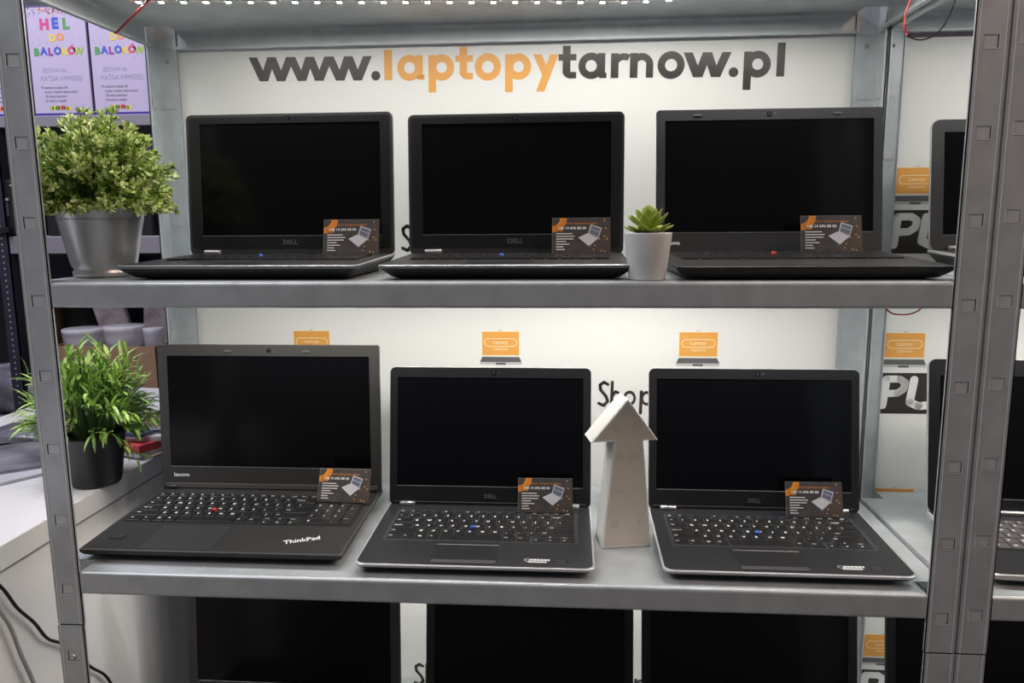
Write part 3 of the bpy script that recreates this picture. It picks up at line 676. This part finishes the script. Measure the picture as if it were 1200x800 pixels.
# ------------------------------------------------------------------ plants
rnd = random.Random(7)
def leaf(b, p, d, up, L, wd, m, curl=.15):
    d = d.normalized(); s = d.cross(up); s = s.normalized() if s.length > 1e-3 else Vector((1, 0, 0)); n = s.cross(d)
    c = p+d*L*.5-n*0+n*L*curl*.3
    tip = p+d*L-n*L*curl
    a1 = p+d*L*.32+s*wd*.46+n*wd*.2; a2 = p+d*L*.68+s*wd*.42+n*wd*.15-n*L*curl*.4
    b1 = p+d*L*.32-s*wd*.46+n*wd*.2; b2 = p+d*L*.68-s*wd*.42+n*wd*.15-n*L*curl*.4
    m1 = p+d*L*.32; m2 = p+d*L*.68-n*L*curl*.4
    b.add([p, a1, m1, b1, a2, m2, b2, tip], [(0, 2, 1), (0, 3, 2), (2, 5, 4, 1), (3, 6, 5, 2), (5, 7, 4), (6, 7, 5)], m, None, False)
def rdir(zmin=-.3):
    while True:
        v = Vector((rnd.uniform(-1, 1), rnd.uniform(-1, 1), rnd.uniform(zmin, 1)))
        if .2 < v.length < 1: return v.normalized()
# -- bushy plant in the metal pot
px, py = 8.0, 112.0
r_ = empty('potted_bush', (px, py, 0), label='bushy artificial plant with cream-tipped small leaves in a shiny metal pot', cat='plant')
b = MB(); b.lathe([(0, 1), (40, 1), (42, 3), (42.5, 8), (40, 10), (40.5, 12), (42, 15), (44, 20), (58.5, 94), (60.5, 95.5), (60.2, 97.5), (57.5, 97), (56.5, 90), (50, 60)], pot_z, None, 64); b.build('pot', r_)
b = MB(); b.lathe([(0, 84), (57, 82)], soil, None, 24); b.build('soil', r_)
b = MB(); ctr = Vector((0, 0, 88))
for k in range(400):
    d = rdir(-.10); rad = Vector((104*d.x, 96*d.y, 130*d.z+12 if d.z > 0 else 12+36*d.z)) * rnd.uniform(.72, 1.04)
    if d.z < .3: rad *= .97
    end = ctr+rad; mid = ctr+rad*.5+Vector((rnd.uniform(-8, 8), rnd.uniform(-8, 8), 14)); start = Vector((d.x*26, d.y*26, 84))
    pts = [start.lerp(mid, .5)*.5+ (start*.5), mid, end]
    b.tube([start, mid, end], .7, stem_m, None, 4)
    sd = (end-mid).normalized(); nl = 6
    for i in range(nl):
        t = .25+.75*i/(nl-1); p = mid.lerp(end, t)
        for s_ in range(3):
            q = rdir(-1); q = (q-q.dot(sd)*sd).normalized(); dd = sd*.75+q
            rr = rnd.random(); edge = t > .75 and rad.length > 85
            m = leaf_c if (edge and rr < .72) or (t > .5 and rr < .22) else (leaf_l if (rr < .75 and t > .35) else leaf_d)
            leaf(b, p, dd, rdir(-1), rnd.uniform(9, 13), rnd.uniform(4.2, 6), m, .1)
    for s_ in range(3):
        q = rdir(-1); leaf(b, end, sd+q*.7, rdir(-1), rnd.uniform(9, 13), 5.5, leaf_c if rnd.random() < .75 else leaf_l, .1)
b.build('foliage', r_)
# -- long-leaved plant in the black pot on the counter
px, py = -172.0, 318.0
r_ = empty('potted_bamboo_plant', (px, py, -390), label='bright green long-leaved plant in a plain black pot on the white counter', cat='plant')
b = MB(); b.lathe([(0, .5), (38, .5), (40, 2), (42, 8), (54, 90), (56, 92), (56, 95), (53, 95), (52, 88), (44, 60)], pot_b, None, 56); b.build('pot', r_)
b = MB(); b.lathe([(0, 84), (51, 83)], soil, None, 24); b.build('soil', r_)
b = MB()
for k in range(175):
    d = rdir(-.02); rad = Vector((124*d.x+3, 100*d.y, 146*d.z+22)) * rnd.uniform(.55, 1.0)
    start = Vector((d.x*20, d.y*20, 84)); end = Vector((0, 0, 92))+rad; mid = start.lerp(end, .5)+Vector((0, 0, 16))
    b.tube([start, start.lerp(mid, .6)+Vector((0, 0, 6)), mid, end], .9, stem_m, None, 5)
    sd = (end-mid).normalized()
    for i in range(8):
        t = .1+.9*i/7; p = mid.lerp(end, t)
        q = rdir(-1); q = (q-q.dot(sd)*sd).normalized()
        leaf(b, p, sd*1.0+q*.8, Vector((0, 0, 1))+q*.3, rnd.uniform(28, 42), rnd.uniform(5.2, 7.6), bam_l if (rnd.random() < .55 and t > .3) else bam_m, .2)
for (ex, ey, ez) in ((92, -30, 60), (84, -20, 120), (-100, 10, 150), (112, -25, 150), (-95, -20, 100)):
    st = Vector((ex*.3, ey*.3, 90)); en = Vector((ex, ey, ez)); b.tube([st, st.lerp(en, .5)+Vector((0, 0, 22)), en], .9, stem_m, None, 5)
    for i in range(7):
        p = st.lerp(en, .4+.6*i/6)+Vector((0, 0, 16*(1-i/6))); q = rdir(-.6)
        leaf(b, p, (en-st).normalized()+q*.6, Vector((0, 0, 1)), rnd.uniform(28, 42), 6, bam_l if i % 2 else bam_m, .2)
b.build('foliage', r_)
# -- succulent
r_ = empty('potted_succulent', (783, 36, 0), label='small green rosette succulent in a plain white round pot', cat='plant')
b = MB(); b.lathe([(0, .5), (22.5, .5), (23.6, 2), (30.5, 58), (30.5, 60), (28.6, 60), (28, 55), (24, 40)], pot_w, None, 56); b.build('pot', r_)
b = MB(); b.lathe([(0, 57), (28.5, 56)], soil, None, 24)
for k in range(40):
    a = rnd.uniform(0, 6.28); q = rnd.uniform(4, 26); b.lathe([(0, -2), (2, -1), (2.6, 0), (2, 1.2), (0, 1.8)], pebble, Matrix.Translation((q*math.cos(a), q*math.sin(a), 58.5)), 7)
b.build('pebbles', r_)
def fat_leaf(b, base, az, el, L, wd, th):
    n = 8; T = Matrix.Translation(base) @ Matrix.Rotation(az, 4, 'Z') @ Matrix.Rotation(-el, 4, 'Y')
    prof = [(0, .42), (.2, .68), (.45, .96), (.65, 1.0), (.82, .78), (.94, .36), (1.0, .03)]
    vs = []; fs = []
    for t, s_ in prof:
        bend = t*t*L*.20
        for i in range(n):
            a = 2*math.pi*i/n; yy = math.cos(a)*wd/2*s_; zz = math.sin(a)*th/2*s_**.7+bend-(.18*wd*s_*(1-abs(math.cos(a))) if math.sin(a) > 0 else 0)
            vs.append((t*L, yy, zz))
    for k in range(len(prof)-1):
        for i in range(n): fs.append((k*n+i, k*n+(i+1) % n, (k+1)*n+(i+1) % n, (k+1)*n+i))
    fs.append(tuple(range((len(prof)-1)*n, len(prof)*n)))
    b.add(vs, fs, succ_m, T, True)
b = MB()
for ring_, (cnt, el, L_, wd, zb, ph) in enumerate(((9, 6, 33, 14, 60, .1), (8, 26, 31, 14, 64, .45), (7, 44, 27, 13, 68, .0), (5, 60, 22, 11, 72, .3), (4, 76, 17, 8, 77, .7))):
    for k in range(cnt): fat_leaf(b, Vector((0, 0, zb)), ph+2*math.pi*k/cnt+rnd.uniform(-.08, .08), R(el+rnd.uniform(-4, 4)), L_*rnd.uniform(.93, 1.07), wd, 5)
b.build('rosette', r_)

# ------------------------------------------------------------------ white arrow lamp
r_ = empty('arrow_lamp', (733, 118, -405), 11, label='white upright arrow-shaped marquee lamp with a frosted face full of bulbs', cat='lamp')
AR = [(0, 0), (75, 0), (60, 163), (82, 163), (36, 226), (-18, 163), (16, 163)]
def inset(P, e):
    out = []; n = len(P)
    for i in range(n):
        a, p, c = Vector(P[i-1]), Vector(P[i]), Vector(P[(i+1) % n]); d1 = (p-a).normalized(); d2 = (c-p).normalized()
        n1 = Vector((-d1.y, d1.x)); n2 = Vector((-d2.y, d2.x)); k = (n1+n2).normalized(); out.append(p+k*e/max(.35, k.dot(n1)))
    return [tuple(p) for p in out]
b = MB(); Ta = face(0, 0, 0)
b.loft([inset(AR, 1.2), AR, AR, inset(AR, .8)], [-47, -45, -1.5, -.3], arrow_s, Ta)
# rim around the face
O, I = inset(AR, .8), inset(AR, 3.0); n = len(O)
vs = [(x, y, -.3) for x, y in O]+[(x, y, .9) for x, y in O]+[(x, y, .9) for x, y in I]+[(x, y, -.3) for x, y in I]
b.add(vs, [(k*n+i, k*n+(i+1) % n, (k+1)*n+(i+1) % n, (k+1)*n+i) for k in range(3) for i in range(n)], arrow_s, Ta)
b.build('shell', r_)
b = MB(); b.prism(I, -.6, .35, arrow_f, Ta); fc = b.build('frosted_face', r_)
for x, z, q in ((36, 205, 6), (20, 183, 5.5), (52, 186, 7), (27, 142, 5.5), (46, 141, 7), (25, 90, 6), (54, 92, 5), (20, 37, 6), (58, 40, 5)):
    b = MB(); b.lathe([(q, 0), (q*1.02, .5), (q*.9, .9), (q*.82, .6), (q*.6, .75), (q*.3, .9), (0, 1.0)], bulb_m, Matrix.Translation((x, -.35, z)) @ Matrix.Rotation(R(90), 4, 'X'), 24); b.build('bulb', r_)

# ------------------------------------------------------------------ loose wires
def wire(name, pts, r, m, label, cat='wire', smooth=True, extra=None):
    P = [Vector(p) for p in pts]; Q = []
    for i in range(len(P)-1):
        p0, p1, p2, p3 = P[max(i-1, 0)], P[i], P[i+1], P[min(i+2, len(P)-1)]
        for k in range(6):
            t = k/6; Q.append(.5*((2*p1)+(-p0+p2)*t+(2*p0-5*p1+4*p2-p3)*t*t+(-p0+3*p1-3*p2+p3)*t*t*t))
    Q.append(P[-1]); b = MB(); b.tube(Q, r, m, None, 8)
    if extra: extra(b, Q)
    return tag(b.build(name, origin=P[-1]), label, cat)
wire('red_wire', [(-31, 255, 372), (-20, 243, 370), (30, 200, 380), (85, 150, 389), (88, 165, 400)], 1.6, wire_r, 'short red wire at the left end of the glowing light strip')
b = MB()
P1 = [(1155, 205, 392), (1153, 200, 374), (1148, 200, 357), (1147, 200, 340), (1152, 200, 329)]; P2 = [(1152, 200, 329), (1158, 200, 324), (1172, 200, 321), (1189, 200, 327), (1203, 200, 343), (1213, 200, 370), (1215, 203, 392)]
w1 = wire('hanging_wire', P2, 1.0, wire_k, 'thin red and black wire looping down between the two racks')
b = MB(); Q = []
for i in range(len(P1)-1):
    for k in range(5): Q.append(Vector(P1[i]).lerp(Vector(P1[i+1]), k/5))
Q.append(Vector(P1[-1])); b.tube(Q, 1.2, wire_r, None, 8); ri = b.build('red_insulation', w1); ri.location = -Vector(P2[-1])*S
wire('hanging_wire', [(1084, 40, -36), (1090, 40, -42), (1098, 40, -45), (1114, 40, -45), (1124, 40, -41), (1130, 40, -36)], .9, wire_r, 'thin dark red wire drooping under the upper shelf by the right posts')

# ------------------------------------------------------------------ white counter at the left
CT = -390.0
r_ = empty('counter', (-420, 200, -1400), label='long white laminate counter running back along the left side of the rack', cat='counter')
b = MB(); b.box((-280, -800, 972), (272, 700, 1010), counter_m, None, 1.2); b.build('worktop', r_)
b = MB(); b.box((-276, -796, 0), (268, 696, 970), counter_m); b.build('cabinet_body', r_)
b = MB(); b.box((267, -796, 968.5), (270, 696, 972), seam_m)
b.box((268, -25-200, 0), (268.6, -24-200, 968), seam_m); b.box((268, 6, 0), (268.6, 7.2, 968), seam_m); b.build('edge_seam', r_)
wire('power_cable', [(-330, 20, -388), (-200, -50, -387), (-141, -20, -395), (-143, 28, -445), (-143, 56, -494), (-143, 87, -535), (-143, 112, -576), (-143, 150, -610), (-143, 205, -681), (-143, 258, -748), (-143, 300, -900), (-130, 330, -1396)], 2.6, wire_k, 'black cable running diagonally down the side of the white counter', 'cable')
wire('power_cable', [(-330, -20, -387), (-210, -70, -386), (-140, -30, -396), (-142.5, 8, -450), (-142.5, 22, -481), (-142.5, 38, -515), (-142.5, 53, -570), (-142.5, 72, -630), (-142, 90, -720), (-130, 120, -1396)], 3.2, wire_g, 'pale grey cable hanging down the side of the white counter', 'cable')

# papers and magazines on the counter
def sheet_stack(name, cx, cy, w_, d_, z0, z1, rz, m, label, cat='magazine', group=None, pages=True):
    b = MB(); b.box((-w_/2, -d_/2, 0), (w_/2, d_/2, (z1-z0)*.35), paper_m)
    b.box((-w_/2-.5, -d_/2-.5, (z1-z0)*.35), (w_/2+.5, d_/2+.5, z1-z0), m)
    o = b.build(name); o.location = Vector((cx, cy, z0+Z0))*S; o.rotation_euler = (0, 0, R(rz)); return tag(o, label, cat, group)
gm = 'printed matter on the white counter'
zz = CT
for (nm, cx, cy, w_, d_, h, rz, m, lb) in (
    ('paper_sheaf', -235, 570, 230, 170, 6, -14, paper_t, 'tan sheaf of papers at the bottom of the pile behind the black pot'),
    ('magazine', -232, 575, 220, 200, 24, -20, mag1, 'red and orange magazine in the pile behind the black pot'),
    ('magazine', -245, 595, 215, 250, 10, 8, paper_m, 'pale magazine above the red one in the pile behind the black pot'),
    ('magazine', -250, 600, 220, 240, 9, -12, magb, 'dark blue magazine in the pile behind the black pot'),
    ('paper_sheaf', -240, 600, 215, 230, 22, 10, paper_t, 'thick tan sheaf of papers near the top of the pile behind the pot'),
    ('paper_sheaf', -245, 610, 200, 200, 16, -6, paper_m, 'white sheaf of papers lying on top of the pile behind the pot')):
    sheet_stack(nm, cx, cy, w_, d_, zz, zz+h, rz, m, lb, 'papers' if 'sheaf' in nm else 'magazine', gm); zz += h
sheet_stack('paper_sheaf', -430, 330, 200, 290, CT, CT+6, -34, paper_m, 'white printed sheets lying on the counter left of the front post', 'papers', gm)
sheet_stack('magazine', -395, 440, 200, 280, CT+6.2, CT+12, -52, magg, 'grey glossy brochure on the printed sheets left of the front post', 'magazine', gm)
def lump(name, c, s_, m, label, cat, seed=1, n=22, amp=.16, group=None, flatb=True):
    rr = random.Random(seed); b = MB(); ph = [rr.uniform(0, 6.28) for _ in range(8)]
    vs = []; fs = []; nu = n*2; nv = n
    for j in range(nv+1):
        t = math.pi*j/nv-math.pi/2
        for i in range(nu):
            a = 2*math.pi*i/nu; cu = lambda v: math.copysign(abs(v)**.6, v)
            k = 1+amp*(math.sin(3*a+ph[0]+2*t)+.6*math.sin(5*a-3*t+ph[1])+.5*math.sin(9*t+4*a+ph[2])+.4*math.sin(13*a+6*t+ph[3]))*.5
            z = cu(math.sin(t))*k
            if flatb: z = max(z, -.96)
            vs.append((s_[0]*cu(math.cos(a))*cu(math.cos(t))*k, s_[1]*cu(math.sin(a))*cu(math.cos(t))*k, s_[2]*z))
    for j in range(nv):
        for i in range(nu): fs.append((j*nu+i, j*nu+(i+1) % nu, (j+1)*nu+(i+1) % nu, (j+1)*nu+i))
    b.add(vs, fs, m, None, True); o = b.build(name); o.location = Vector((c[0], c[1], c[2]+s_[2]*.96+Z0))*S; return tag(o, label, cat, group)
lump('plastic_bag', (-490, 590, CT), (75, 70, 15), bagm, 'crumpled clear plastic bag at the far left end of the counter', 'bag', 5)

# ------------------------------------------------------------------ background rack with stock
BY = 1000.0
r_ = empty('background_rack', (-900, BY, -1400), label='dark perforated metal rack in the background holding boxes of stock', cat='rack')
bgm = mat('background_rack_grey', (.30, .29, .33), .5, .4); bgd = mat('background_post_dark', (.05, .045, .075), .5, .5)
for zt, zb in ((41, -5), (-457, -505), (350, 322), (-950, -990)):
    b = MB(); b.box((-600, 0, zb+1400), (532, 14, zt+1400), bgm, None, 1.5); b.box((-600, 14, zt+1394), (532, 400, zt+1400), bgm); b.build('shelf', r_)
for x in (512, 60, -600):
    for y in (-4, 400):
        b = MB(); b.box((x, y, 0), (x+34, y+3, 2050), bgd); b.box((x+31, y, 0), (x+34, y+34, 2050), bgd)
        if y < 0 and x > 0:
            for k in range(80):
                for xx in ((22,) if x == 512 else (16,)): b.disc((x+xx, 700+k*16, 0), 2.2, paper_m, Matrix(((1, 0, 0, 0), (0, 0, 1, y-.3), (0, 1, 0, 0), (0, 0, 0, 1)))) if False else b.box((x+xx-2, y-.6, 700+k*16-2.5), (x+xx+2, y-.1, 700+k*16+2.5), grey_i)
        b.build('perforated_post', r_)
# printed boxes
def helium_box(x0, x1, label):
    b = MB(); w_ = x1-x0; h = 272; b.box((0, 0, 0), (w_, 150, h), posterk); b.box((1.5, -.8, 0), (w_-3, 0, h-5), poster_m)
    F1 = face(0, -1.2, 0); F2 = face(0, -1.5, 0); rr = random.Random(3)
    s = w_/158.0
    def word(wd, cx, z, size, cols, gap, bold=.075):
        n = len(wd)
        for i, c in enumerate(wd):
            if c == 'Ó': c = 'O'; xa_ = cx+(i-(n-1)/2)*gap; b.bar((xa_, z+size*.82), (xa_+size*.2, z+size*1.0), size*.14, COL[cols[i]], F1)
            b.text(c, cx+(i-(n-1)/2)*gap, z+(2 if i % 2 else 0), size, COL[cols[i]], F1, bold, 'CENTER')
    word('HEL', 76*s, 214, 35*s, 'rbg', 29*s, .06); word('DO', 76*s, 184, 24*s, 'yo', 20*s, .06); word('BALONÓW', 76*s, 150, 25*s, 'gbvbyrl', 18.5*s, .06)
    b.text('ZESTAW NA', 30*s, 108, 15, outl, F1, .0, 'LEFT', 66*s); b.text('KAŻDĄ IMPREZĘ!', 24*s, 88, 16, outl, F1, .0, 'LEFT', 112*s)
    for k, (t, L_) in enumerate((('W zestawie znajduje się:', 72), ('- butla z helem balonowym', 92), ('- 30 sztuk balonów', 62), ('- 30 metrów wstążki', 60))):
        b.text(t, 22*s+(0 if k == 0 else 6), 68-k*11, 9, ink_g, F1, .0, 'LEFT', L_*s)
    for k in range(7): b.disc((46*s+k*8*s, 20+rr.uniform(-2, 2), 0), 6*s, COL['lygor'[k % 5]], F1, 10)
    b.box((2, -1.3, 0), (w_-3, -.8, 7), purple)
    for k in range(90): 
        zt = 266-abs(rr.gauss(0, 9)); b.disc((rr.uniform(4, w_-6), zt, 0), rr.uniform(1, 2.6), COL[rr.choice('rbgopv')], F2, 5)
    for k in range(26): b.disc((rr.uniform(6, w_-8), rr.uniform(120, 260), 0), 1.2, COL[rr.choice('bvpr')], F1, 5)
    return tag(b.build('balloon_helium_box', loc=(x0, BY+8, 350)), label, 'box', 'printed balloon helium boxes')
helium_box(-869, -705, 'printed balloon helium box cut off by the left edge of the picture')
helium_box(-702, -543, 'printed balloon helium box just right of the front left post')
helium_box(-539, -383, 'printed balloon helium box partly covered by the top shelf corner')
def bx(name, a, c, m, label, cat, ch=2, group=None, extra=None):
    b = MB(); o3 = ((a[0]+c[0])/2, (a[1]+c[1])/2, a[2]); b.box(a, c, m, None, ch)
    if extra: extra(b)
    return tag(b.build(name, origin=o3), label, cat, group)
def printer(b):
    b.box((-905, BY+2, 95), (-800, BY+6, 130), mat('printer_panel', (.05, .055, .09), .3)); b.box((-900, BY-14, 52), (-795, BY+6, 66), blackp)
    for k in range(4): b.box((-830+k*9, BY, 135), (-824+k*9, BY+4, 142), grey_i)
bx('printer', (-960, BY+6, 41), (-786, BY+300, 190), blackp, 'black office printer on the background shelf at the left edge', 'printer', 6, None, printer)
bx('carton', (-900, BY+120, 190), (-782, BY+300, 325), cyan_m, 'cyan carton behind the front post at the far left', 'box')
def crate(b):
    pass
for x0, x1, lb in ((-705, -560, 'black crate on the background shelf behind the left side of the metal pot'), (-552, -410, 'black crate on the background shelf behind the right side of the metal pot')):
    bx('crate', (x0, BY+10, 41), (x1, BY+300, 196), blackp, lb, 'crate', 5, 'black crates on the background shelf', lambda b, x0=x0, x1=x1: b.box((x0-3, BY+6, 184), (x1+3, BY+304, 192), blackp))
lump('fabric_bag', (-650, BY+310, -457), (75, 70, 218), navy, 'tall navy fabric bag standing on the background shelf', 'bag', 8, amp=.06)
lump('fabric_bag', (-790, BY+300, -457), (55, 70, 205), olive, 'tall dark bag beside the navy bag on the background shelf', 'bag', 9, amp=.06)
# open cardboard carton full of stock
b = MB(); x0, x1, y0, y1, z0, z1 = -722, -430, BY+4, BY+220, -457, -255
b.box((x0, y0, z0), (x1, y0+4, z1), box_m); b.box((x0, y1-4, z0), (x1, y1, z1), box_m); b.box((x0, y0+4, z0), (x0+4, y1-4, z1), box_m); b.box((x1-4, y0+4, z0), (x1, y1-4, z1), box_m); b.box((x0, y0, z0), (x1, y1, z0+3), box_m)
b.box((x0+5, y0+5, z1-60), (x1-5, y1-5, z1-56), box_m)
tag(b.build('cardboard_box', origin=(-576, BY+110, -457)), 'open brown cardboard box of plastic tubs behind the bright green plant', 'box')
for k, (cx, r0, h) in enumerate(((-662, 56, 98), (-545, 54, 106), (-462, 27, 100))):
    b = MB(); b.lathe([(0, 0), (r0*.9, 0), (r0*.98, h-12), (r0, h-11), (r0, h-2), (r0*.96, h), (r0*.5, h), (0, h)], clear_p, None, 32)
    b.lathe([(0, 2), (r0*.84, 2), (r0*.9, h*.7), (0, h*.74)], paper_m, None, 24)
    o = b.build('plastic_tub', loc=(cx, BY+62, z1-56)); tag(o, ['clear plastic tub at the left of the cardboard box', 'clear plastic tub in the middle of the cardboard box', 'small clear plastic tub at the right end of the cardboard box'][k], 'tub', 'plastic tubs in the cardboard box')
for k, (cx, rz, ry) in enumerate(((-600, 4, -14), (-505, -5, 6), (-440, 3, 3))):
    b = MB(); b.box((-44, -12, 0), (44, 12, 205), wrapm, None, 5); o = b.build('wrapped_package', loc=(cx, BY+150+k*4, z1-54)); o.rotation_euler = (0, R(ry), R(rz))
    tag(o, ['leaning pink-grey patterned package behind the left tub', 'pink-grey patterned package behind the middle tub', 'pink-grey patterned package by the dark perforated post'][k], 'package', 'patterned packages in the cardboard box')
lump('plastic_bag', (-860, BY+90, -457), (120, 80, 68), bagm, 'pile of goods in crinkled grey plastic on the background shelf, far left', 'bag', 2)
bx('cardboard_box', (-960, BY+190, -457), (-868, BY+380, -120), box_m, 'tall brown cardboard box at the far left of the background shelf', 'box')
print('objects', len(bpy.data.objects))
